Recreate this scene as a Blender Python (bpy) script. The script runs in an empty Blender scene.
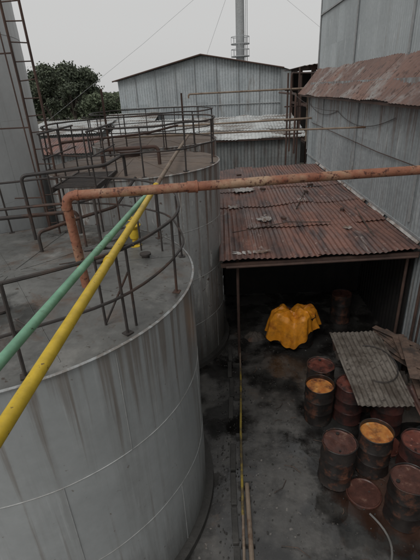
import bpy, math, random
from mathutils import Vector, Matrix, noise as mnoise
random.seed(7)
scene=bpy.context.scene
R=random.uniform

# ------------------------------------------------------------------ materials
def rgb(c): return (c[0],c[1],c[2],1.0)
def weather(name,c1,c2,rust=None,rlo=.55,rhi=.65,scale=1.2,map_scale=(1,1,1),rust_map=(1,1,1),rust_scale=1.0,
            rough=(.5,.8),metal=0.0,panel=None,panel_amt=.3,bump=.15,bump_scale=30,speck=None,speck_lo=.62,speck_hi=.68,
            speck_scale=25,rand=0.0,pale=None,pale_lo=.66,pale_hi=.7,pale_map=(1,1,1),pale_scale=1.6,spec=.4,grime=None,puddle=None,stain=None,
            fine=(.72,1.2),drip=None):
    m=bpy.data.materials.new(name); m.use_nodes=True
    nt=m.node_tree; N=nt.nodes; L=nt.links
    b=N['Principled BSDF']; b.inputs['Metallic'].default_value=metal
    b.inputs['Specular IOR Level'].default_value=spec
    g=N.new('ShaderNodeNewGeometry')
    def mapped(s):
        mp=N.new('ShaderNodeMapping'); mp.inputs['Scale'].default_value=s; L.new(g.outputs['Position'],mp.inputs[0]); return mp.outputs[0]
    def noi(vec,sc,det=8,ro=.62,dist=0):
        n=N.new('ShaderNodeTexNoise'); n.inputs['Scale'].default_value=sc; n.inputs['Detail'].default_value=det
        n.inputs['Roughness'].default_value=ro; n.inputs['Distortion'].default_value=dist; L.new(vec,n.inputs['Vector']); return n.outputs['Fac']
    def ramp(f,lo,hi,a=0,bb=1):
        r=N.new('ShaderNodeMapRange'); r.inputs[1].default_value=lo; r.inputs[2].default_value=hi; r.clamp=True
        r.inputs[3].default_value=a; r.inputs[4].default_value=bb
        L.new(f,r.inputs[0]); return r.outputs[0]
    def math_(op,a,bb):
        x=N.new('ShaderNodeMath'); x.operation=op
        for i,v in enumerate((a,bb)):
            if isinstance(v,(int,float)): x.inputs[i].default_value=v
            else: L.new(v,x.inputs[i])
        return x.outputs[0]
    def mix(f,a,bb,mode='MIX'):
        x=N.new('ShaderNodeMix'); x.data_type='RGBA'; x.blend_type=mode
        if isinstance(f,float): x.inputs[0].default_value=f
        else: L.new(f,x.inputs[0])
        for s,v in ((6,a),(7,bb)):
            if isinstance(v,tuple): x.inputs[s].default_value=rgb(v)
            else: L.new(v,x.inputs[s])
        return x.outputs[2]
    def scale_(c,f):
        sc=N.new('ShaderNodeVectorMath'); sc.operation='SCALE'; L.new(c,sc.inputs[0]); L.new(f,sc.inputs['Scale']); return sc.outputs[0]
    base=noi(mapped(map_scale),scale)
    col=mix(ramp(base,.3,.7),c1,c2)
    if panel:
        sx=N.new('ShaderNodeVectorMath'); sx.operation='MULTIPLY'; sx.inputs[1].default_value=panel; L.new(g.outputs['Position'],sx.inputs[0])
        fl=N.new('ShaderNodeVectorMath'); fl.operation='FLOOR'; L.new(sx.outputs[0],fl.inputs[0])
        wn=N.new('ShaderNodeTexWhiteNoise'); wn.noise_dimensions='3D'; L.new(fl.outputs[0],wn.inputs[0])
        col=scale_(col,ramp(wn.outputs[0],0,1,1-panel_amt,1+panel_amt))
    if rust:
        col=mix(ramp(noi(mapped(rust_map),rust_scale,10,.68),rlo,rhi),col,rust)
    if pale:
        col=mix(ramp(noi(mapped(pale_map),pale_scale,6,.7,.4),pale_lo,pale_hi),col,pale)
    if speck:
        col=mix(ramp(noi(mapped((1,1,1)),speck_scale,4,.6),speck_lo,speck_hi),col,speck)
    if stain:
        for (x,y,rad,c) in stain:
            vd=N.new('ShaderNodeVectorMath'); vd.operation='DISTANCE'; vd.inputs[1].default_value=(x,y,0); L.new(g.outputs['Position'],vd.inputs[0])
            d=math_('SUBTRACT',math_('DIVIDE',vd.outputs['Value'],rad),math_('MULTIPLY',noi(mapped((1,1,1)),3.0,6,.7),1.6))
            col=mix(ramp(d,-.1,.3,.85,0),col,c)
    if drip:   # narrow runs starting at the top edge: (z_top, length, colour)
        sp=N.new('ShaderNodeSeparateXYZ'); L.new(g.outputs['Position'],sp.inputs[0])
        fr=ramp(math_('SUBTRACT',drip[0],sp.outputs[2]),0,drip[1],.17,0)
        dn=math_('ADD',noi(mapped((9,9,.18)),1.0,5,.6),fr)
        col=mix(ramp(dn,.60,.72,0,.75),col,drip[2])
    if grime:
        sp=N.new('ShaderNodeSeparateXYZ'); L.new(g.outputs['Position'],sp.inputs[0])
        zz=math_('ADD',sp.outputs[2],math_('MULTIPLY',noi(mapped((4,4,.5)),1.3,8,.7),-2.4))
        col=mix(ramp(zz,grime[0]-1.2,grime[1]-1.2,.85,0),col,grime[2])
    col=scale_(col,ramp(noi(mapped((1,1,1)),7,6,.7),.25,.75,fine[0],fine[1]))
    if rand>0:
        oi=N.new('ShaderNodeObjectInfo'); col=scale_(col,ramp(oi.outputs['Random'],0,1,1-rand,1+rand))
    ro_=ramp(base,.3,.7,rough[0],rough[1])
    bs=None
    if puddle:
        pm=ramp(noi(mapped((1,1,1)),puddle[0],5,.6,.3),puddle[1],puddle[2])
        col=scale_(col,ramp(pm,0,1,1,.5))
        ro_=math_('ADD',math_('MULTIPLY',ro_,math_('SUBTRACT',1.0,pm)),math_('MULTIPLY',pm,.06))
        bs=ramp(pm,0,1,bump,.02)
    L.new(col,b.inputs['Base Color']); L.new(ro_,b.inputs['Roughness'])
    if bump>0:
        bn=N.new('ShaderNodeBump'); bn.inputs['Strength'].default_value=bump; bn.inputs['Distance'].default_value=.02
        if bs: L.new(bs,bn.inputs['Strength'])
        L.new(noi(mapped((1,1,1)),bump_scale,6,.6),bn.inputs['Height']); L.new(bn.outputs[0],b.inputs['Normal'])
    return m

M={}
M['tank']=weather('tank_paint',(.345,.36,.362),(.41,.425,.425),rust=(.31,.315,.31),rlo=.50,rhi=.72,map_scale=(1,1,.5),scale=.7,rust_map=(7,7,.25),rust_scale=1.0,
    rough=(.30,.42),bump=.04,bump_scale=8,speck=(.19,.165,.14),speck_lo=.68,speck_hi=.73,speck_scale=11,fine=(.90,1.07),spec=.5,
    pale=(.47,.485,.485),pale_lo=.60,pale_hi=.72,pale_map=(6,6,.3),pale_scale=1.3,grime=(-.2,1.0,(.09,.085,.075)),drip=(4.1,1.4,(.20,.17,.145)))
M['tank2']=weather('tank_paint_streaked',(.31,.315,.31),(.43,.435,.425),rust=(.23,.16,.12),rlo=.55,rhi=.68,map_scale=(1,1,.3),scale=1.5,rust_map=(5,5,.3),rust_scale=1.0,
    rough=(.35,.55),bump=.06,bump_scale=10,speck=(.13,.10,.085),speck_lo=.63,speck_hi=.69,speck_scale=7,fine=(.82,1.12),
    pale=(.58,.58,.56),pale_lo=.56,pale_hi=.62,pale_map=(3,3,.5),pale_scale=1.8,grime=(.3,2.2,(.07,.065,.058)),drip=(4.85,1.8,(.16,.10,.07)))
M['tall']=weather('tank_paint_light',(.50,.52,.525),(.58,.595,.595),rust=(.44,.44,.43),rlo=.52,rhi=.72,scale=.6,rust_map=(3,3,.2),rough=(.4,.55),bump=.02,fine=(.92,1.05))
M['top']=weather('tank_roof_dirty',(.10,.10,.095),(.185,.185,.175),rust=(.24,.235,.22),rlo=.55,rhi=.66,scale=1.4,rust_scale=.9,rough=(.3,.7),bump=.2,bump_scale=14,
    speck=(.07,.055,.045),speck_lo=.62,speck_hi=.68,speck_scale=10,pale=(.12,.085,.065),pale_lo=.56,pale_hi=.68,pale_scale=1.1,puddle=(.8,.54,.60))
M['top2']=weather('tank_roof_rusty',(.12,.09,.07),(.19,.145,.115),rust=(.08,.055,.045),scale=1.6,rough=(.5,.85),bump=.2)
M['seam']=weather('weld_seam',(.44,.45,.445),(.55,.56,.55),rust=(.32,.315,.3),rlo=.42,rhi=.58,rust_scale=3,rough=(.5,.7),bump=0)
M['seamd']=weather('weld_seam_dark',(.32,.325,.32),(.40,.405,.40),rough=(.5,.7),bump=0)
M['rail']=weather('rail_dark_steel',(.035,.032,.032),(.075,.062,.055),rust=(.10,.055,.04),rlo=.55,rhi=.65,scale=4,rough=(.5,.75),bump=.1)
M['pipe_rust']=weather('pipe_red_rust',(.24,.085,.05),(.34,.15,.09),rust=(.38,.25,.16),rlo=.47,rhi=.60,scale=3,rust_scale=1.3,rough=(.45,.75),bump=.3,bump_scale=40,
    speck=(.10,.04,.028),speck_lo=.56,speck_hi=.64,speck_scale=18)
M['yellow']=weather('pipe_yellow_paint',(.58,.39,.03),(.70,.49,.05),rust=(.28,.18,.05),rlo=.62,rhi=.70,scale=3,rust_scale=4,rough=(.3,.5),bump=.05,speck=(.16,.10,.04),speck_lo=.66,speck_hi=.70,speck_scale=20)
M['green']=weather('pipe_green_paint',(.15,.34,.22),(.23,.43,.30),rust=(.11,.19,.12),rlo=.58,rhi=.67,scale=3,rust_scale=3,rough=(.3,.5),bump=.05,speck=(.06,.07,.05),speck_lo=.67,speck_hi=.70,speck_scale=20)
M['rustroof']=weather('corrugated_rust',(.12,.055,.041),(.215,.10,.072),rust=(.065,.040,.036),rlo=.45,rhi=.62,scale=.9,rust_map=(2.4,.45,1),rust_scale=1.2,
    rough=(.25,.65),bump=.2,bump_scale=25,panel=(1.345,.45,0),panel_amt=.22,speck=(.32,.23,.19),speck_lo=.64,speck_hi=.70,speck_scale=6,pale=(.30,.25,.225),pale_lo=.62,pale_hi=.70,pale_map=(1.8,.45,1),pale_scale=1.5)
M['eave']=weather('eave_rust',(.12,.065,.050),(.20,.12,.095),rust=(.27,.25,.235),rlo=.50,rhi=.64,scale=.8,rust_scale=1.1,rust_map=(1,.7,1),rough=(.4,.75),bump=.2,panel=(0,.95,0),panel_amt=.22,
    speck=(.08,.045,.035),speck_lo=.56,speck_hi=.64,speck_scale=5)
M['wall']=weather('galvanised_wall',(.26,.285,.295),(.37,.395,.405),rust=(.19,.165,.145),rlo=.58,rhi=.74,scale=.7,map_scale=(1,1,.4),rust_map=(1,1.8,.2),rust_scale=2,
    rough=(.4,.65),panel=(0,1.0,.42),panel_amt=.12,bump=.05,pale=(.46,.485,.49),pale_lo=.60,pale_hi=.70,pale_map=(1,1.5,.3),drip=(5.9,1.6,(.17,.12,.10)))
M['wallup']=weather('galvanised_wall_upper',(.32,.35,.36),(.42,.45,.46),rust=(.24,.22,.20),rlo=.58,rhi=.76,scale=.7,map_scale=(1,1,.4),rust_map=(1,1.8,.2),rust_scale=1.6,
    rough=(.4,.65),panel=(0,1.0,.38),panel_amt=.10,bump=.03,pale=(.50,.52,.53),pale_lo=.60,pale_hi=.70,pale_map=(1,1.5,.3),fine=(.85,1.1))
M['wallfar']=weather('galvanised_wall_far',(.33,.365,.38),(.44,.47,.48),rust=(.25,.235,.22),rlo=.56,rhi=.70,scale=.5,rust_map=(1.2,1,.2),rust_scale=1.2,
    rough=(.5,.7),panel=(.9,0,.38),panel_amt=.13,bump=.0)  # lighter sheet colour stands in for distance haze
M['wallmid']=weather('dull_wall',(.15,.16,.16),(.23,.24,.235),rust=(.11,.09,.08),rlo=.50,rhi=.66,scale=.7,rust_map=(2,1,.4),rough=(.5,.8),panel=(.9,0,.4),panel_amt=.18,bump=.0)
M['roofpale']=weather('pale_sheet_roof',(.36,.38,.38),(.50,.51,.50),rust=(.17,.145,.125),rlo=.48,rhi=.58,scale=.5,rust_map=(.5,1.4,1),rust_scale=.9,rough=(.5,.75),panel=(.9,.3,0),panel_amt=.18,bump=0)
M['dark']=weather('dark_interior',(.010,.010,.010),(.024,.021,.019),scale=2,rough=(.8,.9),bump=.1)  # near-black colour stands in for the shade inside the sheds
M['darkrust']=weather('dark_rusty_steel',(.05,.032,.027),(.11,.065,.05),scale=2,rough=(.6,.85),bump=.1)
M['tan']=weather('tan_pipe',(.20,.15,.11),(.30,.235,.18),rust=(.14,.08,.05),scale=3,rust_scale=2,rough=(.6,.8),bump=.1)
M['grey']=weather('grey_steel',(.28,.29,.295),(.36,.37,.37),rust=(.18,.15,.13),rlo=.6,rhi=.7,scale=1,rough=(.5,.7),bump=0)
M['concrete']=weather('plinth_concrete',(.045,.043,.040),(.085,.081,.075),scale=2,rough=(.4,.85),bump=.4)
M['sheet']=weather('cement_sheet',(.14,.12,.10),(.21,.185,.16),rust=(.08,.063,.05),rlo=.48,rhi=.62,scale=1.8,rust_scale=2,rough=(.45,.8),bump=.25,speck=(.06,.048,.04),speck_lo=.57,speck_hi=.66,speck_scale=9)
M['wood']=weather('old_boards',(.085,.055,.042),(.155,.105,.08),scale=2,map_scale=(1,4,1),rust=(.05,.04,.035),rlo=.45,rhi=.6,rust_scale=3,rough=(.55,.9),bump=.3,rand=.3)
M['drum']=weather('drum_black_body',(.018,.016,.016),(.045,.037,.033),rust=(.14,.06,.038),rlo=.52,rhi=.64,scale=3,rust_scale=4,rough=(.25,.65),bump=.15,rand=.3)
M['drumred']=weather('drum_red_body',(.065,.024,.021),(.115,.040,.031),rust=(.025,.018,.017),rlo=.42,rhi=.58,scale=3,rust_scale=3,rough=(.3,.65),bump=.15)
M['lidred']=weather('lid_red_rust',(.13,.038,.029),(.21,.072,.050),rust=(.045,.024,.021),rlo=.45,rhi=.60,scale=5,rust_scale=4,rough=(.2,.6),bump=.15,speck=(.35,.22,.17),speck_lo=.66,speck_hi=.70,speck_scale=14)
M['lidorange']=weather('lid_orange_rust',(.44,.13,.03),(.62,.28,.07),rust=(.13,.045,.025),rlo=.47,rhi=.62,scale=6,rust_scale=4,rough=(.35,.7),bump=.2,speck=(.55,.36,.17),speck_lo=.60,speck_hi=.68,speck_scale=9)
M['lidbrown']=weather('lid_brown',(.06,.03,.025),(.13,.052,.038),rust=(.24,.15,.11),rlo=.57,rhi=.68,scale=6,rust_scale=6,rough=(.15,.5),bump=.15)
M['tarp']=weather('orange_tarpaulin',(.66,.22,.012),(.82,.36,.03),rust=(.38,.11,.012),rlo=.48,rhi=.66,scale=3,rust_scale=3,rough=(.3,.55),bump=.3,bump_scale=12,speck=(.15,.06,.02),speck_lo=.66,speck_hi=.72,speck_scale=6)
M['bark']=weather('bark',(.06,.05,.042),(.10,.085,.07),scale=3,rough=(.8,.9))
M['leaf']=weather('leaves',(.075,.088,.066),(.115,.13,.095),scale=.7,rough=(.85,.95),bump=0,spec=.05)  # muted, lifted green: distance haze is mixed into the colour
M['leaf2']=weather('leaves_light',(.105,.125,.085),(.15,.175,.115),scale=.9,rough=(.85,.95),bump=0,spec=.05)  # lighter leaf tone, also lifted to paint in the haze
M['white']=weather('pale_flashing',(.36,.34,.32),(.50,.48,.46),rust=(.18,.12,.09),rlo=.46,rhi=.58,scale=3,rust_scale=2,rough=(.5,.7),bump=.1)
M['hose']=weather('hose_grey',(.12,.12,.11),(.19,.18,.17),scale=3,rough=(.5,.7),bump=.1)
M['rag']=weather('oily_rags',(.05,.043,.037),(.12,.10,.085),rust=(.16,.08,.05),rlo=.55,rhi=.65,scale=4,rust_scale=3,rough=(.6,.9),bump=.4)
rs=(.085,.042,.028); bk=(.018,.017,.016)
M['yard']=weather('yard_concrete',(.062,.059,.055),(.150,.143,.133),rust=(.038,.036,.034),rlo=.45,rhi=.60,scale=.9,rust_scale=1.5,rough=(.25,.7),bump=.5,bump_scale=9,
   speck=(.22,.20,.18),speck_lo=.64,speck_hi=.70,speck_scale=12,pale=(.12,.085,.062),pale_lo=.58,pale_hi=.72,spec=.7,puddle=(.75,.47,.57),
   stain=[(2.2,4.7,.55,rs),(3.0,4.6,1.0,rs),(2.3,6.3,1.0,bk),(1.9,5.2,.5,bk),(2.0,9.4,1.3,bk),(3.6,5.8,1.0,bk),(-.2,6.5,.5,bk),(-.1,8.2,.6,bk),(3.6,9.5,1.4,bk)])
M['soil']=weather('soil',(.07,.065,.05),(.12,.11,.085),scale=.3,rough=(.8,.95),bump=.2,bump_scale=4)

# ------------------------------------------------------------------ mesh builder
class MB:
    def __init__(s): s.v=[]; s.f=[]
    def box(s,c,d,rot=None):
        n=len(s.v); cx,cy,cz=c; dx,dy,dz=[q/2 for q in d]
        for x in(-1,1):
            for y in(-1,1):
                for z in(-1,1):
                    p=Vector((x*dx,y*dy,z*dz))
                    if rot: p=rot@p
                    s.v.append((cx+p.x,cy+p.y,cz+p.z))
        for f in((0,1,3,2),(4,6,7,5),(0,4,5,1),(2,3,7,6),(0,2,6,4),(1,5,7,3)): s.f.append(tuple(n+i for i in f))
        return s
    def tube(s,pts,r,seg=8,closed=False,caps=True):
        P=[Vector(p) for p in pts]; n=len(P); base=len(s.v)
        T=[]
        for i in range(n):
            a=P[(i-1)%n] if (closed or i>0) else P[i]; b=P[(i+1)%n] if (closed or i<n-1) else P[i]
            t=(b-a); T.append(t.normalized() if t.length>1e-9 else Vector((0,0,1)))
        u=T[0].orthogonal().normalized()
        if closed: u=Vector((0,0,1)) if abs(T[0].z)<.9 else u
        for i in range(n):
            u=(u-T[i]*u.dot(T[i])).normalized(); w=T[i].cross(u)
            rr=r[i] if isinstance(r,(list,tuple)) else r
            for k in range(seg):
                a=2*math.pi*k/seg; q=P[i]+u*math.cos(a)*rr+w*math.sin(a)*rr; s.v.append(tuple(q))
        m=n if closed else n-1
        for i in range(m):
            j=(i+1)%n
            for k in range(seg):
                k2=(k+1)%seg; s.f.append((base+i*seg+k,base+i*seg+k2,base+j*seg+k2,base+j*seg+k))
        if caps and not closed:
            s.f.append(tuple(base+k for k in reversed(range(seg)))); s.f.append(tuple(base+(n-1)*seg+k for k in range(seg)))
        return s
    def revolve(s,prof,c,seg=32,jit=0):
        base=len(s.v); n=len(prof)
        for k in range(seg):
            a=2*math.pi*k/seg
            for (r,z) in prof:
                rr=r
                if jit and r>.05: rr+=jit*mnoise.noise(Vector((c[0]*3+math.cos(a)*2,c[1]*3+math.sin(a)*2,z*2.5)))
                s.v.append((c[0]+rr*math.cos(a),c[1]+rr*math.sin(a),c[2]+z))
        for k in range(seg):
            k2=(k+1)%seg
            for i in range(n-1): s.f.append((base+k*n+i,base+k2*n+i,base+k2*n+i+1,base+k*n+i+1))
        return s
    def grid(s,fn,nu,nv):
        base=len(s.v)
        for i in range(nu+1):
            for j in range(nv+1): s.v.append(tuple(fn(i/nu,j/nv)))
        for i in range(nu):
            for j in range(nv):
                a=base+i*(nv+1)+j; s.f.append((a,a+nv+1,a+nv+2,a+1))
        return s
    def corr(s,o,U,V,pitch=.12,amp=.018,per=6,nv=2,wob=0):
        o=Vector(o);U=Vector(U);V=Vector(V);nrm=U.cross(V).normalized(); lu=U.length; nu=max(2,int(lu/pitch*per))
        def fn(a,b):
            w=math.sin(a*lu/pitch*2*math.pi)*amp
            if wob: w+=wob*mnoise.noise((o+U*a+V*b)*.9)
            return o+U*a+V*b+nrm*w
        return s.grid(fn,nu,nv)
    def poly(s,pts):
        n=len(s.v); s.v+= [tuple(p) for p in pts]; s.f.append(tuple(range(n,n+len(pts)))); return s
    def obj(s,name,mat,parent=None,smooth=True,fixn=True,bevel=0):
        me=bpy.data.meshes.new(name); me.from_pydata(s.v,[],s.f); me.update()
        if fixn and len(s.f)<60000:
            import bmesh
            bm=bmesh.new(); bm.from_mesh(me); bmesh.ops.recalc_face_normals(bm,faces=bm.faces); bm.to_mesh(me); bm.free()
        ob=bpy.data.objects.new(name,me); scene.collection.objects.link(ob)
        me.materials.append(M[mat] if isinstance(mat,str) else mat)
        if smooth:
            for p in me.polygons: p.use_smooth=True
            try: me.set_sharp_from_angle(angle=math.radians(35))
            except Exception: pass
        if bevel:
            md=ob.modifiers.new('bevel','BEVEL'); md.width=bevel; md.segments=2
        if parent: ob.parent=parent
        return ob
def empty(name):
    e=bpy.data.objects.new(name,None); scene.collection.objects.link(e); e.empty_display_size=.3; return e
def fillet(pts,rad,n=6):
    P=[Vector(p) for p in pts]; out=[P[0]]
    for i in range(1,len(P)-1):
        a=(P[i-1]-P[i]).normalized(); b=(P[i+1]-P[i]).normalized(); p0=P[i]+a*rad; p1=P[i]+b*rad
        for k in range(n+1):
            t=k/n; out.append((1-t)**2*p0+2*t*(1-t)*P[i]+t*t*p1)
    out.append(P[-1]); return out
def ring(c,r,z,n=64,a0=0,a1=2*math.pi,wob=0):
    full=abs(a1-a0-2*math.pi)<1e-6
    m=n if full else n+1; out=[]
    for i in range(m):
        a=a0+(a1-a0)*i/n; ca,sa=math.cos(a),math.sin(a)
        rr=r+wob*mnoise.noise(Vector((ca*3,sa*3+z,c[1])))
        out.append((c[0]+rr*ca,c[1]+rr*sa,z+wob*.6*mnoise.noise(Vector((ca*2.5,sa*2.5+z*2,3+c[1])))))
    return out

# ------------------------------------------------------------------ ground
g=MB(); g.poly([(-900,-300,0),(900,-300,0),(900,1500,0),(-900,1500,0)]); g.obj('ground','soil',smooth=False)
def yf(a,b):
    x=-14+a*20; y=-2+b*38
    return (x,y,.012+.008*mnoise.noise(Vector((x*.6,y*.6,0))))
g=MB(); g.grid(yf,80,150); g.obj('yard_pavement','yard')

# ------------------------------------------------------------------ tanks
def tank(c,r,h,shell,top,rail_r=None,rail=True,seamz=(1.2,2.4,3.6),nposts=14,cone=.12,nm='storage_tank',seed=0,rh=.95):
    e=empty(nm); random.seed(seed)
    b=MB(); lev=[0.12+ (h-.12)*i/40 for i in range(41)]
    b.revolve([(r,z) for z in lev],(c[0],c[1],0),seg=180)
    def dsp(x,y,z):
        k=.016*mnoise.noise(Vector((x*.9,y*.9,z*.9)))+.005*mnoise.noise(Vector((x*2.6,y*2.6,z*2.6)))
        # shallow pull-in of the plates along the weld lines
        for sz in seamz: k-=.006*math.exp(-((z-sz)/.12)**2)
        return k
    b.v=[(x+(x-c[0])/r*dsp(x,y,z),y+(y-c[1])/r*dsp(x,y,z),z) for x,y,z in b.v]
    b.obj('shell',shell,e)
    b=MB(); b.revolve([(r-.02,h-.001),(r+.03,h-.001),(r+.033,h+.010),(r+.005,h+.018)],(c[0],c[1],0),seg=160); b.obj('rim',shell,e)
    b=MB()
    n=24; prof=[(r*(1-i/n)+.001,h+.015+cone*(i/n)) for i in range(n+1)]
    b.revolve(prof,(c[0],c[1],0),seg=120)
    b.v=[(x,y,z+.014*mnoise.noise(Vector((x*1.7,y*1.7,5)))) for x,y,z in b.v]
    b.obj('roof_plate',top,e)
    b=MB()
    for i in range(10):
        a=.3+i*math.pi/5; b.tube([(c[0]+r*q*math.cos(a),c[1]+r*q*math.sin(a),h+.018+cone*(1-q)+.014*mnoise.noise(Vector(((c[0]+r*q*math.cos(a))*1.7,(c[1]+r*q*math.sin(a))*1.7,5)))) for q in [.05+.05*k for k in range(19)]],.006,5)
    b.obj('roof_seams',top,e)
    b=MB(); b.revolve([(r+.14,-.05),(r+.13,.12),(r-.05,.13)],(c[0],c[1],0),seg=96); b.obj('plinth','concrete',e)
    b=MB()
    for z in seamz: b.tube([(x+(x-c[0])/r*dsp(x,y,z),y+(y-c[1])/r*dsp(x,y,z),z) for x,y,z in ring(c,r,z,180)],.0065,5,closed=True)
    b.obj('horizontal_seams','seam',e)
    b=MB(); zz=[.12]+list(seamz)+[h]
    for i in range(len(zz)-1):
        k=6
        for q in range(k):
            a=2*math.pi*(q+.37*i+R(-.05,.05))/k+.6; pts=[]
            for t in range(9):
                x=c[0]+r*math.cos(a); y=c[1]+r*math.sin(a); z=zz[i]+(zz[i+1]-zz[i])*t/8; d_=dsp(x,y,z)
                pts.append((x+d_*math.cos(a),y+d_*math.sin(a),z))
            b.tube(pts,.006,5)
    b.obj('vertical_seams','seamd',e)
    if rail:
        rr=rail_r or r-.06
        b=MB()
        for z,rad in ((h+rh,.019),(h+rh*.5,.016)): b.tube(ring(c,rr,z,72,wob=.05),rad,7,closed=True)
        for i in range(nposts):
            a=2*math.pi*i/nposts+.25+R(-.04,.04)
            b.tube([(c[0]+rr*math.cos(a),c[1]+rr*math.sin(a),h),(c[0]+rr*math.cos(a)+R(-.02,.02),c[1]+rr*math.sin(a)+R(-.02,.02),h+rh)],.017,6)
            b.box((c[0]+rr*math.cos(a),c[1]+rr*math.sin(a),h+.025),(.09,.09,.012),Matrix.Rotation(a,3,'Z'))
        b.obj('railing','rail',e)
    return e
T1=(-2.95,5.0); T2=(-2.1,9.9); T3=(-2.3,14.5); TT=(-6.8,9.0)
t1=tank(T1,2.47,4.1,'tank','top',rail_r=2.38,seamz=(1.35,2.7),seed=1)
t2=tank(T2,2.0,4.85,'tank2','top2',seamz=(1.2,2.4,3.6),nposts=12,seed=2)
t3=tank(T3,2.1,4.85,'tank2','top2',seamz=(1.2,2.4,3.6),nposts=12,seed=3)
tt=tank(TT,2.7,13,'tall','top',rail=True,seamz=(1.5,3,4.5,6,7.5,9,10.5,12),seed=4)
b=MB(); b.revolve([(.30,0),(.30,.16),(.36,.16),(.36,.19),(.001,.20)],(-4.1,5.7,4.14),seg=32)
for i in range(12):
    a=i*math.pi/6; b.tube([(-4.1+.33*math.cos(a),5.7+.33*math.sin(a),4.3),(-4.1+.33*math.cos(a),5.7+.33*math.sin(a),4.36)],.015,6)
b.obj('manhole_cover','rail',t1)
b=MB(); b.tube(fillet([(-2.6,6.9,4.1),(-2.6,6.9,4.55),(-5.0,6.35,4.55),(-6.0,5.9,4.55)],.12),.035,10)
b.tube(fillet([(-3.3,6.6,4.1),(-3.3,6.6,5.25),(-2.0,7.0,5.3),(-1.95,8.2,5.3),(-1.95,8.2,4.85)],.1),.03,8)
b.tube([(-2.0,6.1,4.15),(-2.0,6.1,5.1)],.025,8); b.tube([(-2.25,6.1,4.15),(-2.25,6.1,5.0)],.02,8); b.tube([(-2.25,6.1,4.95),(-1.0,6.1,5.03)],.02,8)
b.tube(fillet([(-4.6,6.2,4.75),(-2.4,6.75,4.75),(-2.2,7.2,4.75),(-2.2,8.0,4.95)],.15),.022,8)
b.tube(fillet([(-2.9,5.9,4.15),(-2.9,5.9,4.5),(-2.5,6.6,4.5),(-2.0,7.3,4.5),(-1.7,7.9,4.9)],.1),.028,8)
b.obj('vent_pipework','rail',t1)
b=MB(); random.seed(55)
for (x,y,l,a) in ((-2.4,5.3,.5,.4),(-3.1,4.4,.35,1.8),(-2.1,3.6,.3,2.5),(-3.8,4.9,.6,.2)):
    b.tube([(x,y,4.21),(x+l*math.cos(a),y+l*math.sin(a),4.205)],.008,5)
for (x,y) in ((-1.86,5.4),(-2.6,4.0),(-1.2,5.6)): b.revolve([(.06,0),(.06,.07),(.085,.075),(.085,.1),(.001,.105)],(x,y,4.12),seg=16)
b.obj('nozzles_and_scrap','rail',t1)
b=MB()
for y in (3.72,5.9):
    b.tube([(-1.32,y,4.1),(-1.32,y,5.02)],.016,6); b.tube([(-.99,y,4.1),(-.99,y,5.02)],.016,6); b.tube([(-1.4,y,5.0),(-.9,y,5.04)],.016,6)
b.tube([(-1.32,3.72,4.15),(-1.0,3.72,4.75)],.012,6)
b.obj('pipe_support','rail',t1)
b=MB()
b.tube(fillet([(-2.6,9.0,4.9),(-2.6,9.0,5.3),(-1.4,9.2,5.3),(-1.4,9.2,4.9)],.12),.04,10)
b.revolve([(.25,0),(.25,.14),(.3,.14),(.3,.17),(.001,.18)],(-2.3,10.4,4.93),seg=24)
b.tube(fillet([(-3.6,9.4,5.45),(-1.9,10.6,5.45),(-1.3,12.7,5.45)],.3),.03,8)
b.tube([(-2.9,10.8,4.9),(-2.9,10.8,6.5)],.03,6); b.tube([(-1.2,13.6,4.9),(-1.2,13.6,6.3)],.03,6)
b.obj('roof_pipework','darkrust',t2)

lad=empty('steel_ladder'); b=MB()
lx,ly=-3.40,7.88
for dx in (-.14,.14):
    b.tube([(lx+dx+.015*math.sin(z*1.3),ly+dx*.3,z) for z in [k*.5 for k in range(17)]],.024,6)
z=.3
while z<7.9:
    b.tube([(lx-.14,ly-.04,z+R(-.02,.02)),(lx+.14,ly+.04,z+R(-.02,.02))],.011,5); z+=.29
b.tube([(lx-.02,ly-.4,4.1),(lx-.2,ly-.2,7.4)],.013,5)
for z in (4.6,5.9,7.1): b.tube([(lx-.14,ly-.04,z),(lx-.75,ly-.02,z)],.014,5)
b.obj('rails_and_rungs','darkrust',lad)

wk=empty('tank_walkway'); b=MB()
for i in range(16): b.box((-2.6,7.05+i*.09,4.94),(.75,.035,.025))
b.box((-2.99,7.7,4.92),(.04,1.5,.09)); b.box((-2.21,7.7,4.92),(.04,1.5,.09)); b.obj('grating','rail',wk,smooth=False)
b=MB()
for x in (-3.0,-2.2):
    b.tube([(x,6.9,5.85),(x,8.6,5.85)],.018,6); b.tube([(x,6.9,5.45),(x,8.6,5.45)],.014,6)
    for y in (6.95,7.75,8.5): b.tube([(x,y,4.9),(x,y,5.85)],.016,6)
    b.tube([(x,6.95,4.9),(x,6.95,4.12)],.02,6)
b.obj('handrails','rail',wk)

# ------------------------------------------------------------------ big pipes
op=empty('overhead_rusty_pipe'); b=MB()
p=fillet([(-1.80,4.62,4.12),(-1.84,4.60,5.35),(-.38,4.795,5.352),(1.0,4.985,5.362),(2.7,5.22,5.355),(4.36,5.45,5.36)],.13,8)
b.tube(p,.056,20); b.obj('pipe','pipe_rust',op)
b=MB()
def flange(b,c,d,r,t):
    c=Vector(c);d=Vector(d).normalized(); b.tube([c-d*t,c+d*t],r,18)
d=(3.4,.47,0)
flange(b,(-.38,4.795,5.352),d,.068,.05); flange(b,(-.32,4.803,5.352),d,.075,.012); flange(b,(-1.80,4.62,4.16),(0,0,1),.11,.012); flange(b,(2.9,5.25,5.356),d,.066,.04)
flange(b,(-1.70,4.617,5.35),d,.063,.02); flange(b,(-1.84,4.60,5.21),(0,0,1),.063,.02)
b.obj('couplings','pipe_rust',op)
b=MB(); b.box((4.2,5.43,5.27),(.35,.06,.05)); b.obj('wall_bracket','rail',op)

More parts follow.
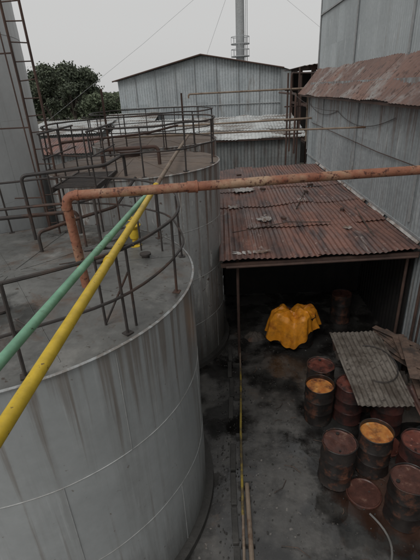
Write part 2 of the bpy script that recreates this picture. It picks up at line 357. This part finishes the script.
yp=empty('yellow_pipe'); b=MB()
b.tube([(-1.0,-1.2,5.10),(-1.0,1.5,5.10),(-1.01,4.2,5.095),(-1.02,6.1,5.10)],.038,16); b.obj('pipe','yellow',yp)
b=MB(); flange(b,(-1.01,3.2,5.097),(0,1,0),.044,.03); flange(b,(-1.02,6.1,5.1),(0,1,0),.050,.03); b.obj('couplings','yellow',yp)
b=MB(); b.tube(fillet([(-1.02,6.1,5.10),(-1.03,9.0,5.12),(-1.03,13.2,5.12),(-2.1,13.4,5.12)],.15),.036,12); b.obj('rusted_extension','tan',yp)
gp=empty('green_pipe'); b=MB()
b.tube([(-1.44,-1.2,5.05),(-1.30,1.88,5.05),(-1.12,5.45,5.06),(-1.06,5.75,5.08)],.034,16); b.obj('pipe','green',gp)
b=MB(); flange(b,(-1.20,3.9,5.055),(.05,1,0),.040,.03); b.obj('coupling','green',gp)
vv=empty('yellow_vent_valve'); b=MB()
b.revolve([(.001,.0),(.10,.0),(.10,.025),(.045,.03),(.045,.12),(.075,.15),(.085,.22),(.075,.29),(.05,.31),(.05,.33),(.11,.335),(.12,.36),(.06,.41),(.001,.42)],(-1.45,6.12,4.14),seg=24); b.obj('body','yellow',vv)
b=MB(); b.tube(ring((-1.45,6.12),.09,4.60,20),.010,6,closed=True); b.tube([(-1.54,6.12,4.6),(-1.36,6.12,4.6)],.008,5); b.tube([(-1.45,6.12,4.5),(-1.45,6.12,4.62)],.012,6); b.obj('handwheel','yellow',vv)

# ------------------------------------------------------------------ rusty lean-to shed
sh=empty('rusty_lean_to_shed'); random.seed(11)
b=MB(); zl=2.80; zr=2.92; x0=-.12; x1=4.34; ncol=6; wcol=(x1-x0)/ncol; nrow=5; LEN=11.2; lrow=LEN/nrow
for r_ in range(nrow):
    for c_ in range(ncol):
        xa=x0+c_*wcol-.03; xb=xa+wcol+.06; ya=8.5+r_*lrow-(R(0,.1) if r_ else R(0,.07)); yb=8.5+(r_+1)*lrow+.12+(R(-.3,.2) if r_==nrow-1 else 0)
        za=zl+(zr-zl)*(xa-x0)/(x1-x0); zb=zl+(zr-zl)*(xb-x0)/(x1-x0)
        lift=.03+R(0,.010)+ (.008 if c_%2 else 0); sag=R(-.015,.01)
        b.corr((xa,ya,za+lift+sag),(xb-xa,0,zb-za),(R(-.01,.01),yb-ya,-.022),pitch=.125,amp=.014,per=6,nv=10,wob=.06)
b.obj('corrugated_roof','rustroof',sh)
b=MB()
for i in range(6): 
    y=8.56+i*2.2; b.box(((x0+x1)/2,y,2.84-.09),(x1-x0,.06,.1),Matrix.Rotation(-.027,3,'Y'))
b.obj('purlins','darkrust',sh,smooth=False)
b=MB()
for x,y in ((.27,8.75),(4.2,8.75),(.27,13),(.27,17.5),(4.2,13),(4.2,17.5)): b.tube([(x,y,0),(x,y,2.76)],.035,8)
b.tube([(.0,8.45,2.68),(4.3,8.5,2.77)],.03,8)
b.obj('posts_and_front_bar','darkrust',sh)
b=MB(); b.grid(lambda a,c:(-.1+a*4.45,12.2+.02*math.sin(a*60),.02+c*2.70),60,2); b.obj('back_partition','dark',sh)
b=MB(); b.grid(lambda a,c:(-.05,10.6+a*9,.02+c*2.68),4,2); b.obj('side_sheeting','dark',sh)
b=MB(); b.corr((4.35,8.75,.02),(0,3.4,0),(0,0,2.70),pitch=.2,amp=.012,nv=3); b.obj('shade_wall_sheeting','dark',sh)  # added dark sheet: paints the shade under the roof onto the wall
b=MB(); y=8.7
while y<19.4:
    l=R(1.2,2.4); b.corr((4.33,y,2.995+R(-.01,.01)),(0,min(l,19.6-y),0),(.05,0,R(.05,.09)),pitch=.4,amp=.006,nv=1,per=4,wob=.03); y+=l+R(0,.35)
b.obj('wall_flashing','white',sh)
b=MB()
for (x,y,w,l,a) in ((.62,8.85,.75,.20,.02),(1.15,11.4,.42,.42,.1),(.75,15.2,.8,.55,.05),(1.6,16.6,.5,.35,-.2),(.3,12.9,.28,.35,.1),(2.6,13.2,.22,.4,.3),(3.2,10.2,.2,.2,.5)):
    rot=Matrix.Rotation(a,3,'Z')
    def fn(u,v,x=x,y=y,w=w,l=l,rot=rot):
        du=(u-.5)*w*(1+.5*mnoise.noise(Vector((v*4,x,y)))); dv=(v-.5)*l*(1+.7*mnoise.noise(Vector((u*5,y,x))))
        q=rot@Vector((du,dv,0)); xx=x+q.x; yy=y+q.y
        return (xx,yy,zl+(zr-zl)*(xx-x0)/(x1-x0)+.062+.012*math.sin((xx-x0)/.125*6.283)+.01*mnoise.noise(Vector((xx*4,yy*4,1))))
    b.grid(fn,24,10)
b.obj('pale_patches','white',sh)
# sticks, bricks and wire holding the sheets down
b=MB(); random.seed(41)
for i in range(9): b.box((R(.2,4.1),R(9,18.5),2.955),(R(.15,.22),R(.08,.11),.07),Matrix.Rotation(R(0,3),3,'Z'))
b.obj('roof_bricks','darkrust',sh,smooth=False)
b=MB(); b.tube([(.2,10.2,2.92),(1.8,10.9,2.93),(2.9,10.7,2.95)],.012,5); b.tube([(2.2,12.2,2.93),(2.9,14.4,2.94)],.02,5); b.tube([(3.6,9.4,2.97),(3.9,11.9,2.97)],.018,5); b.obj('roof_sticks','wood',sh)

# ------------------------------------------------------------------ factory building at right
fb=empty('factory_building'); random.seed(5)
b=MB()
b.corr((4.42,-3,0),(0,25,0),(0,0,3.1),pitch=.15,amp=.012,per=6,nv=3,wob=.02)
b.corr((4.405,-3,3.05),(0,25,0),(0,0,3.35),pitch=.15,amp=.012,per=6,nv=3,wob=.02)
b.obj('lower_wall','wall',fb)
b=MB(); b.corr((4.42,22.0,0),(4,0,0),(0,0,6.2),pitch=.15,amp=.012,nv=2); b.corr((4.95,23.2,5.5),(7,0,0),(0,0,9),pitch=.15,amp=.012,nv=2); b.obj('end_wall','wall',fb)
b=MB()
b.corr((5.02,-3,6.8),(0,26.2,0),(0,0,2.6),pitch=.15,amp=.012,per=6,nv=3)
b.corr((5.0,-3,9.3),(0,26.2,0),(0,0,3.4),pitch=.15,amp=.012,per=6,nv=3)
b.obj('upper_wall','wallup',fb)
b=MB()
y=-3
while y<22.6:
    w=1.05; l=R(-.012,.02)
    b.corr((3.98-l,y-.03,5.90-l+R(-.006,.008)),(0,w+.07,0),(1.04+l,0,1.10+l),pitch=.21,amp=.010,per=6,nv=10,wob=.07); y+=w
b.obj('rusty_eave_roof','eave',fb)
b=MB(); b.box((4.06,9.8,5.84),(.05,25.6,.07)); b.obj('eave_beam','darkrust',fb,smooth=False)
b=MB()
for yy in (3.0,7.6,12.3,17.2,23.19): b.box((4.972,yy,9.8),(.03,.09,5.6))
b.box((4.97,10.1,9.32),(.03,26.1,.07)); b.box((4.385,9.5,3.09),(.03,25,.06))
for yy in (9.4,14.1,18.9,21.97): b.box((4.372,yy,4.6),(.03,.08,2.6))
b.obj('sheet_cover_strips','grey',fb,smooth=False)
b=MB(); b.box((8.5,10.2,12.8),(7.3,27,.2)); b.obj('main_roof','grey',fb,smooth=False)
b=MB(); b.tube(fillet([(4.33,8.2,.1),(4.33,8.2,2.5),(4.33,8.45,2.9),(4.33,8.45,5.6)],.15),.035,8); b.tube([(4.3,7.9,.1),(4.3,7.9,2.0)],.025,8)
b.tube([(4.36,6,4.62),(4.36,12,4.55),(4.36,21,4.66)],.012,5)
b.obj('wall_downpipes','darkrust',fb)
b=MB()
def sagc(a,c,s,n=16): a=Vector(a);c=Vector(c); return [a+(c-a)*t/n-Vector((0,0,s*4*(t/n)*(1-t/n))) for t in range(n+1)]
b.tube(sagc((4.36,11.0,5.5),(4.36,16.5,5.4),.35),.009,5); b.tube(sagc((4.36,16.5,5.4),(4.36,21.8,5.5),.3),.009,5); b.tube(sagc((4.36,16.5,5.4),(3.6,23.6,6.2),.3),.009,5)
b.obj('electric_cable','rail')

# ------------------------------------------------------------------ low shed behind
ls=empty('low_shed')
b=MB(); b.corr((-7,25,0),(11.6,0,0),(0,0,3.6),pitch=.2,amp=.02,nv=2); b.obj('front_wall','wallmid',ls)
b=MB(); random.seed(9)
for i in range(12):
    for j in range(3):
        b.corr((-7.3+i*1.02,24.7+j*2.1-R(0,.1),3.62+j*.267+R(0,.03)+.02*j),(1.06,0,0),(0,2.25,.28),pitch=.2,amp=.018,nv=4,wob=.1)
b.obj('roof','roofpale',ls)
b=MB(); b.grid(lambda a,c:(4.6,25+a*6,c*(3.6+.75*a)),2,2); b.grid(lambda a,c:(-7,25+a*6,c*(3.6+.75*a)),2,2); b.obj('side_walls','wallmid',ls)
b=MB(); b.box((-1.2,24.72,3.57),(12.2,.06,.1)); b.obj('fascia','darkrust',ls,smooth=False)

# ------------------------------------------------------------------ gable warehouse
wh=empty('gable_warehouse')
A=Vector((-9.6,42,0)); B=Vector((5.15,38.3,0)); U=(B-A); dep=Vector((3.7,15.2,0)).normalized()*22
hl,hr,hp=7.35,7.65,8.95; pk=.55
def top(a): return hl+(hp-hl)*a/pk if a<pk else hp+(hr-hp)*(a-pk)/(1-pk)
nn=U.cross(Vector((0,0,1))).normalized()
b=MB(); b.grid(lambda a,c:(A+U*a+nn*.03*math.sin(a*U.length/.25*2*math.pi)+Vector((0,0,c*top(a)))),380,3); b.obj('gable_wall','wallfar',wh)
b=MB(); b.grid(lambda a,c:(A+dep*a+Vector((0,0,c*hl))),2,2); b.grid(lambda a,c:(B+dep*a+Vector((0,0,c*hr))),2,2); b.obj('side_walls','wallfar',wh)
P0=A-U*.02-dep*.02+Vector((0,0,hl-.02)); P1=A+U*pk-dep*.02+Vector((0,0,hp+.08)); P2=B+U*.02-dep*.02+Vector((0,0,hr-.02))
b=MB(); b.grid(lambda a,c:P0+(P1-P0)*a+dep*1.04*c,4,2); b.grid(lambda a,c:P1+(P2-P1)*a+dep*1.04*c,4,2); b.obj('roof','grey',wh)
b=MB(); off=nn*.08*(1 if nn.y<0 else -1)
b.tube([P0+off,P1+off,P2+off],.06,6); b.obj('barge_trim','darkrust',wh)
b=MB()
for z in (2.6,5.0): b.tube([A+off*1.0+Vector((0,0,z)),B+off+Vector((0,0,z))],.035,5)
for t in (.12,.25,.38,.5,.63,.76,.88): b.tube([A+U*t+off,A+U*t+off+Vector((0,0,top(t)-.1))],.03,5)
b.obj('sheet_laps','grey',wh)

for (x,y,w,l,h,mt) in ((-15.5,33,6,5,3.7,'roofpale'),(-10.3,36,4.3,5,3.9,'roofpale'),(-13,28,4,3,2.9,'rustroof')):
    s=empty('small_shed'); b=MB(); b.corr((x,y,0),(w,0,0),(0,0,h),pitch=.2,amp=.02); b.grid(lambda a,c:(x+w,y+a*l,c*h),1,1); b.grid(lambda a,c:(x,y+a*l,c*h),1,1); b.obj('walls','wallmid',s)
    b=MB(); b.corr((x-.3,y-.4,h),(w+.6,0,0),(0,l+.6,.7),pitch=.2,amp=.02); b.obj('roof',mt,s)

# ------------------------------------------------------------------ open steel structure
ss=empty('open_steel_structure'); b=MB()
for x in (5.9,7.6,9.6):
    for y in (29,33,37): b.box((x,y,3.7),(.16,.16,7.4))
for z in (2.6,5.0,7.3):
    for y in (29,33): b.box((7.7,y,z),(4.2,.14,.18))
    b.box((5.9,33,z),(.14,8.2,.16))
b.tube([(5.9,28.95,2.6),(7.6,28.95,5.0)],.05,5); b.tube([(7.6,28.95,5.0),(5.9,28.95,7.3)],.05,5)
b.obj('frame','darkrust',ss,smooth=False)
b=MB(); b.corr((5.2,28.4,7.35),(5.4,0,.55),(0,9.4,.0),pitch=.3,amp=.03); b.obj('roof','darkrust',ss)
b=MB(); b.box((8,37.3,3.6),(4.4,.1,7.2)); b.obj('back_sheeting','dark',ss,smooth=False)

pr=empty('pipe_rack'); b=MB()
for x,y in ((3.55,23.6),(4.15,23.7),(5.2,26.5),(4.75,26.6)): b.tube([(x,y,0),(x,y,6.6+R(-.4,.6))],.05,6)
for z in (3.9,4.6,5.3,6.1): b.tube([(3.4,23.6,z),(4.4,23.72,z)],.035,6)
b.tube(fillet([(3.7,23.5,3.0),(3.7,23.5,6.9),(5.8,27,6.9)],.2),.045,8)
b.tube(fillet([(3.95,23.4,2.9),(3.95,23.4,5.9),(3.95,30,5.9)],.2),.06,8)
b.obj('rack_posts','darkrust',pr)
b=MB(); b.tube(fillet([(-1.7,23.5,5.95),(-1.7,23.5,6.15),(4.6,23.5,6.15),(4.6,23.5,3.5)],.12),.045,8); b.obj('feed_pipe','tan',pr)
b=MB(); b.tube([(-3.2,14.0,5.05),(1,13.5,5.1),(4.38,13.2,5.1)],.028,8); b.tube([(-2.6,21.5,4.75),(1,21.3,4.8),(4.38,21.2,4.85)],.045,8); b.obj('cross_pipe','tan',pr)

# ------------------------------------------------------------------ chimney
ch=empty('chimney_stack'); cx,cy=2.75,60
b=MB(); b.revolve([(.58,0),(.55,12),(.50,26)],(cx,cy,0),seg=24); b.obj('shaft','grey',ch)
b=MB()
for z in (9.9,11.3):
    b.tube(ring((cx,cy),1.15,z,24),.07,5,closed=True); b.tube(ring((cx,cy),1.15,z+.8,24),.035,5,closed=True)
    for i in range(8):
        a=i*math.pi/4; p=(cx+1.15*math.cos(a),cy+1.15*math.sin(a)); b.tube([(p[0],p[1],z),(p[0],p[1],z+.8)],.03,4); b.tube([(cx,cy,z),(p[0],p[1],z)],.04,4)
b.revolve([(.5,9.95),(1.15,9.95)],(cx,cy,0),seg=24); b.tube([(cx+.68,cy-.3,0),(cx+.68,cy-.3,25)],.05,4); b.tube([(cx+.9,cy-.1,0),(cx+.9,cy-.1,25)],.05,4)
b.obj('platform_and_ladder','grey',ch)
b=MB()
for q in ((-20,45,3),(24,52,3),(-6,75,0)): b.tube([(cx,cy,20),(cx+(q[0]-cx)*.5,cy+(q[1]-cy)*.5,11.2),q],.018,4)
b.obj('guy_wires','grey',ch)

# ------------------------------------------------------------------ trees
def tree(x,y,h,cr,cz,n,leafmat,seed,ls=.22,sx=1.0,ncl=20):
    random.seed(seed); e=empty('broadleaf_tree'); b=MB()
    b.tube([(x,y,0),(x+.1,y,cz*.5),(x-.05,y,cz),(x+.2,y,h-1)],[.3,.24,.17,.04],8)
    cl=[]
    for i in range(ncl):
        a=R(0,6.28); q=cr*R(.3,1.05); zz=cz+R(-.4,.85)*(h-cz); pt=Vector((x+q*math.cos(a)*sx,y+q*math.sin(a),zz)); cl.append((pt,R(.12,.30)*cr))
        b.tube([(x,y,cz*R(.5,.9)),tuple((Vector((x,y,cz))+pt)/2+Vector((0,0,.2))),tuple(pt)],[.12,.07,.02],6)
    cl.append((Vector((x,y,h-.7)),cr*.2)); cl.append((Vector((x+.3*cr,y,h-1.6)),cr*.25)); cl.append((Vector((x,y,cz+.3)),cr*.33))
    b.obj('trunk_and_limbs','bark',e)
    for mt,fr in ((leafmat,1),('leaf2',.4)):
        b=MB()
        for c,r in cl:
            for k in range(int(n*fr/len(cl))):
                d=Vector((random.gauss(0,1),random.gauss(0,1),random.gauss(0,.7)))*r*.6
                p=c+d; u=Vector((R(-1,1),R(-1,1),R(-1,1))).normalized()*ls*R(.5,1.1); w=u.orthogonal().normalized()*ls*R(.3,.6)
                n0=len(b.v); b.v+=[tuple(p-u),tuple(p+w),tuple(p+u),tuple(p-w)]; b.f.append((n0,n0+1,n0+2,n0+3))
        b.obj('foliage',mt,e,smooth=False,fixn=False)
tree(-19.3,57,9.9,3.3,6.2,9000,'leaf',21)
tree(-23.5,60,10.4,3.4,6.4,8000,'leaf',22)
tree(-13.9,54,6.7,2.3,4.3,7000,'leaf2',23)
tree(-28,64,9.5,4.5,6,6000,'leaf',24)
random.seed(31); b=MB()
for i in range(30000):
    x=R(-150,120); hh=7+2.5*mnoise.noise(Vector((x*.08,0,0)))+1.5*mnoise.noise(Vector((x*.3,4,0))); z=hh*R(0,1)**.6; y=130+R(-5,5)
    u=Vector((R(-1,1),R(-1,1),R(-1,1))).normalized()*.8; w=u.orthogonal().normalized()*.5; p=Vector((x,y,z)); n0=len(b.v)
    b.v+=[tuple(p-u),tuple(p+w),tuple(p+u),tuple(p-w)]; b.f.append((n0,n0+1,n0+2,n0+3))
b.obj('distant_trees','leaf2',smooth=False,fixn=False)

# ------------------------------------------------------------------ oil drums
def drum(x,y,lid='lidred',body='drum',rot=0,z0=.015,tilt=0,open_=False):
    e=empty('oil_drum'); b=MB()
    lz=.855 if not open_ else .80
    prof=[(.001,0),(.283,0),(.292,.012),(.285,.03),(.284,.14),(.284,.27),(.292,.285),(.293,.30),(.284,.315),(.284,.44),(.284,.56),(.292,.575),(.293,.59),(.284,.605),(.284,.74),(.284,.85),(.293,.862),(.295,.876),(.288,.885),(.279,.878),(.277,lz)]
    b.revolve(prof,(0,0,0),seg=48)
    sd=R(0,50); b.v=[(vx*(1+.06*mnoise.noise(Vector((vx*5+sd,vy*5,vz*4)))),vy*(1+.06*mnoise.noise(Vector((vx*5,vy*5+sd,vz*4)))),vz+.012*mnoise.noise(Vector((vx*6,vy*6+sd,0)))) for vx,vy,vz in b.v]
    b.obj('body',body,e)
    b=MB(); b.revolve([(.278,lz),(.262,lz-.004),(.255,lz-.012),(.18,lz-.01),(.1,lz-.008),(.001,lz-.01)],(0,0,0),seg=48)
    b.v=[(vx,vy,vz+.014*mnoise.noise(Vector((vx*7+sd,vy*7,0)))) for vx,vy,vz in b.v]; b.obj('lid',lid,e)
    if not open_:
        b=MB(); b.revolve([(.03,lz-.012),(.03,lz+.010),(.001,lz+.012)],(.19,0,0),seg=14); b.revolve([(.018,lz-.012),(.018,lz+.007),(.001,lz+.008)],(-.19,.02,0),seg=12); b.obj('bungs',body,e)
    e.location=(x,y,z0); e.rotation_euler=(tilt,tilt*.7,rot); return e
random.seed(3)
D=[(1.98,7.15,'lidred','drum'),(1.82,6.52,'lidorange','drum'),(2.43,6.52,'lidred','drumred'),(1.81,5.05,'lidbrown','drum'),(2.52,5.27,'lidorange','drum'),
   (3.14,5.02,'lidred','drumred'),(2.70,4.32,'lidbrown','drum'),(3.34,4.36,'lidred','drum'),(2.85,6.9,'lidbrown','drum'),(3.05,7.6,'lidbrown','drum'),(3.1,6.2,'lidbrown','drumred'),
   (3.3,10.4,'lidbrown','drum'),(1.5,9.5,'lidbrown','drum'),(2.0,9.28,'lidbrown','drum')]
for i,(x,y,l,bd) in enumerate(D): drum(x,y,l,bd,rot=R(0,6.28),open_=(i in (4,1)),tilt=R(-.015,.015))

b=MB()
def tf(a,c):
    ang=a*2*math.pi
    sq=1/max(abs(math.cos(ang+.3)),abs(math.sin(ang+.3)))**.55
    fx=.60*sq*(1+.10*math.sin(ang*2+1)); fy=.44*sq
    hang=max(0,(c-.5)/.5)
    fold=(.06*math.sin(ang*7+2*math.sin(ang*2))+.03*math.sin(ang*15+1))*hang
    rr=(min(c*1.7,1))**.9
    x=1.74+math.cos(ang)*(fx*.86*rr+fold+.12*hang); y=9.32+math.sin(ang)*(fy*.9*rr+fold+.08*hang)
    drop=.58+.20*math.sin(ang*1.0+3.9)+.10*math.sin(ang*3+.7)
    z=1.02-drop*hang**1.05
    z+=.11*mnoise.noise(Vector((x*3.3,y*3.3,2)))*(1-.5*hang)+.045*mnoise.noise(Vector((x*8,y*8,z*3)))
    z-=.12*math.exp(-((x-1.72)/.12)**2)*(1-hang)
    for k,(cxx,dy_) in enumerate(((.3,.6),(-.5,.4),(.9,-.3),(-.2,-.9))):
        z+=.04*max(0,1-abs((x-1.74)*cxx*3+(y-9.3)*3+dy_*.3)*7)
    return (x,y,max(z,.05))
b.grid(tf,180,56); b.obj('orange_tarpaulin','tarp')

cs=empty('corrugated_cement_sheet'); b=MB()
b.corr((2.36,5.82,.96),(1.03,-.02,.0),(.04,2.38,.06),pitch=.103,amp=.014,per=8,nv=14,wob=.07)
b.corr((2.42,5.90,.925),(1.03,.05,.0),(.10,2.2,.05),pitch=.103,amp=.014,per=8,nv=10,wob=.05)
b.obj('sheets','sheet',cs)
hb=MB(); pts=[(3.0+.48*math.cos(a),7.0+.62*math.sin(a),1.02+.02*math.sin(a*2)) for a in [(-1.9+ i*.12) for i in range(30)]]
hb.tube(pts,.014,7); hb.obj('rubber_hose','rail')
wb=empty('wooden_boards'); random.seed(8); b=MB()
for i in range(17):
    rot=Matrix.Rotation(R(-.3,.3)+(.7 if i%4==0 else 0),3,'Z')@Matrix.Rotation(R(-.03,.03),3,'X'); b.box((3.86+R(-.18,.15),7.1+R(-.9,.6),.86+i*.022),(R(.10,.30),R(.8,1.7),.018),rot)
b.obj('planks','wood',wb,smooth=False,bevel=.003)
b=MB()
for x,y in ((3.65,6.5),(4.15,6.5),(3.65,7.9),(4.15,7.9)): b.box((x,y,.42),(.08,.08,.84))
b.box((3.9,6.5,.82),(.65,.08,.05)); b.box((3.9,7.9,.82),(.65,.08,.05)); b.obj('trestle','wood',wb,smooth=False)
b=MB(); b.corr((3.55,5.55,.62),(.75,.1,.05),(-.05,.9,.25),pitch=.1,amp=.012,per=8,nv=8,wob=.08); b.obj('scrap_sheet','rustroof')
b=MB(); b.revolve([(.001,.03),(.20,.028),(.26,.035),(.275,.05),(.29,.045),(.292,.018)],(2.22,4.72,0),seg=36); b.obj('drum_lid','lidbrown')
b=MB(); b.revolve([(.001,.03),(.20,.028),(.26,.035),(.275,.05),(.29,.045),(.292,.018)],(2.95,5.75,.0),seg=36); b.obj('drum_lid','lidred')
b=MB(); b.tube([(2.2+.16*math.sin(t*.33),4.35-.09*t,.035+.005*math.sin(t)) for t in range(18)],.018,8); b.obj('water_hose','hose')
b=MB(); b.revolve([(.001,.01),(.11,.01),(.14,.27),(.147,.275),(.142,.28),(.137,.27),(.108,.06),(.001,.05)],(2.85,8.9,.01),seg=24); b.tube([(2.85+.14*math.cos(a),8.95,.28+.10*math.sin(a)) for a in [i*math.pi/10 for i in range(11)]],.004,5); b.obj('metal_bucket','darkrust')
def heap(name,x,y,rx,ry,h,mat,sd):
    b=MB()
    def fn(a,c):
        ang=a*6.2832; r=c*(1+.25*mnoise.noise(Vector((math.cos(ang)*1.5+sd,math.sin(ang)*1.5,0))))
        xx=x+rx*r*math.cos(ang); yy=y+ry*r*math.sin(ang)
        z=h*(1-c**2)*(1+.5*mnoise.noise(Vector((xx*9+sd,yy*9,0))))+.03*mnoise.noise(Vector((xx*22,yy*22,sd)))
        return (xx,yy,max(.012,z+.01))
    b.grid(fn,60,18); b.obj(name,mat)
heap('oily_rag_pile',2.22,5.75,.20,.16,.10,'rag',1); heap('oily_rag_pile',3.25,8.7,.5,.4,.35,'rag',4); heap('scrap_heap',3.7,7.0,.6,.8,.55,'rag',7); heap('oily_rag_pile',.75,9.6,.3,.25,.16,'rag',9)

sp=empty('ground_service_pipe'); b=MB()
b.tube([(.30,9.0,.10),(.24,7.2,.09),(.19,6.2,.10),(.12,3.4,.09)],.022,10); b.obj('pipe','tan',sp)
b=MB(); b.tube([(.275,8.1,.097),(.24,7.2,.093),(.19,6.2,.102),(.14,4.3,.095)],.0235,10); b.obj('painted_length',weather('worn_yellow',(.34,.25,.05),(.46,.34,.06),rust=(.13,.10,.06),rlo=.45,rhi=.58,rust_scale=3,scale=4),sp)
b=MB()
for y in (8.3,7.1,6.0,4.9,3.9): b.box((.2,y,.045),(.22,.09,.07))
b.obj('blocks','concrete',sp,smooth=False)
b=MB(); b.tube([(.24,4.9,.06),(.24,2.4,.06)],.04,10); b.obj('drain_pipe','tan')
b=MB(); random.seed(12)
for i in range(11):
    if i in (6,): continue
    b.box((.02+R(-.02,.02),2.2+i*.66,.03),(.10,R(.56,.64),.07+R(-.02,.02)),Matrix.Rotation(R(-.03,.03),3,'Z'))
b.obj('drain_kerb','concrete',smooth=False,bevel=.012)

random.seed(77); b=MB()
for i in range(1000):
    x=R(-.3,4.3); y=R(2.6,9.5); 
    if random.random()<.35: x=R(-.3,.35)
    s=R(.005,.020)*(1.8 if random.random()<.05 else 1)
    rot=Matrix.Rotation(R(0,6),3,'Z')@Matrix.Rotation(R(0,6),3,'X'); b.box((x,y,.018+s*.3),(s*R(.8,2.2),s*R(.7,1.5),s*R(.4,1)),rot)
b.obj('rubble','concrete',smooth=False)
b=MB()
for i in range(22):
    x=R(.4,3.9); y=R(3,8.6); a=R(0,6); l=R(.1,.45); b.tube([(x,y,.03),(x+l*.5*math.cos(a),y+l*.5*math.sin(a),.035),(x+l*math.cos(a+.3),y+l*math.sin(a+.3),.03)],.006,5)
b.obj('twigs_and_wire','wood')

# ------------------------------------------------------------------ light
w=bpy.data.worlds.new("World"); scene.world=w; w.use_nodes=True; nt=w.node_tree
bg=nt.nodes['Background']; sky=nt.nodes.new('ShaderNodeTexSky'); sky.sky_type='NISHITA'; sky.sun_disc=False
el,az=math.radians(50),math.radians(-145)
sky.sun_elevation=el; sky.sun_rotation=az; sky.dust_density=5; sky.air_density=1.5
hs=nt.nodes.new('ShaderNodeHueSaturation'); hs.inputs['Saturation'].default_value=.12; nt.links.new(sky.outputs[0],hs.inputs['Color'])
mx=nt.nodes.new('ShaderNodeMix'); mx.data_type='RGBA'; mx.inputs[0].default_value=.85; mx.inputs[7].default_value=(6.4,6.4,6.35,1)
nt.links.new(hs.outputs[0],mx.inputs[6]); nt.links.new(mx.outputs[2],bg.inputs[0]); bg.inputs[1].default_value=.1
sd=bpy.data.lights.new('sun','SUN'); sd.energy=.9; sd.angle=math.radians(30); sd.color=(1,.98,.95)
so=bpy.data.objects.new('sun',sd); scene.collection.objects.link(so)
dirv=Vector((math.sin(az)*math.cos(el),math.cos(az)*math.cos(el),math.sin(el)))
so.rotation_euler=dirv.to_track_quat('Z','Y').to_euler()

# ------------------------------------------------------------------ camera
p,ps,ro=math.radians(25.4),math.radians(2.6),math.radians(3.0)
f=Vector((-math.sin(ps)*math.cos(p),math.cos(ps)*math.cos(p),-math.sin(p))); r0=Vector((math.cos(ps),math.sin(ps),0)); u0=r0.cross(f)
r=r0*math.cos(ro)-u0*math.sin(ro); u=r0*math.sin(ro)+u0*math.cos(ro)
cd=bpy.data.cameras.new('camera'); cam=bpy.data.objects.new('camera',cd); scene.collection.objects.link(cam)
mw=Matrix.Identity(4)
for i in range(3): mw[i][0]=r[i]; mw[i][1]=u[i]; mw[i][2]=-f[i]
mw[0][3],mw[1][3],mw[2][3]=0,0,6.4
cam.matrix_world=mw; cd.sensor_fit='VERTICAL'; cd.sensor_height=36; cd.sensor_width=27; cd.lens=25.97; cd.clip_start=.05; cd.clip_end=3000
scene.camera=cam
scene.view_settings.view_transform='Standard'; scene.view_settings.look='None'; scene.view_settings.exposure=0
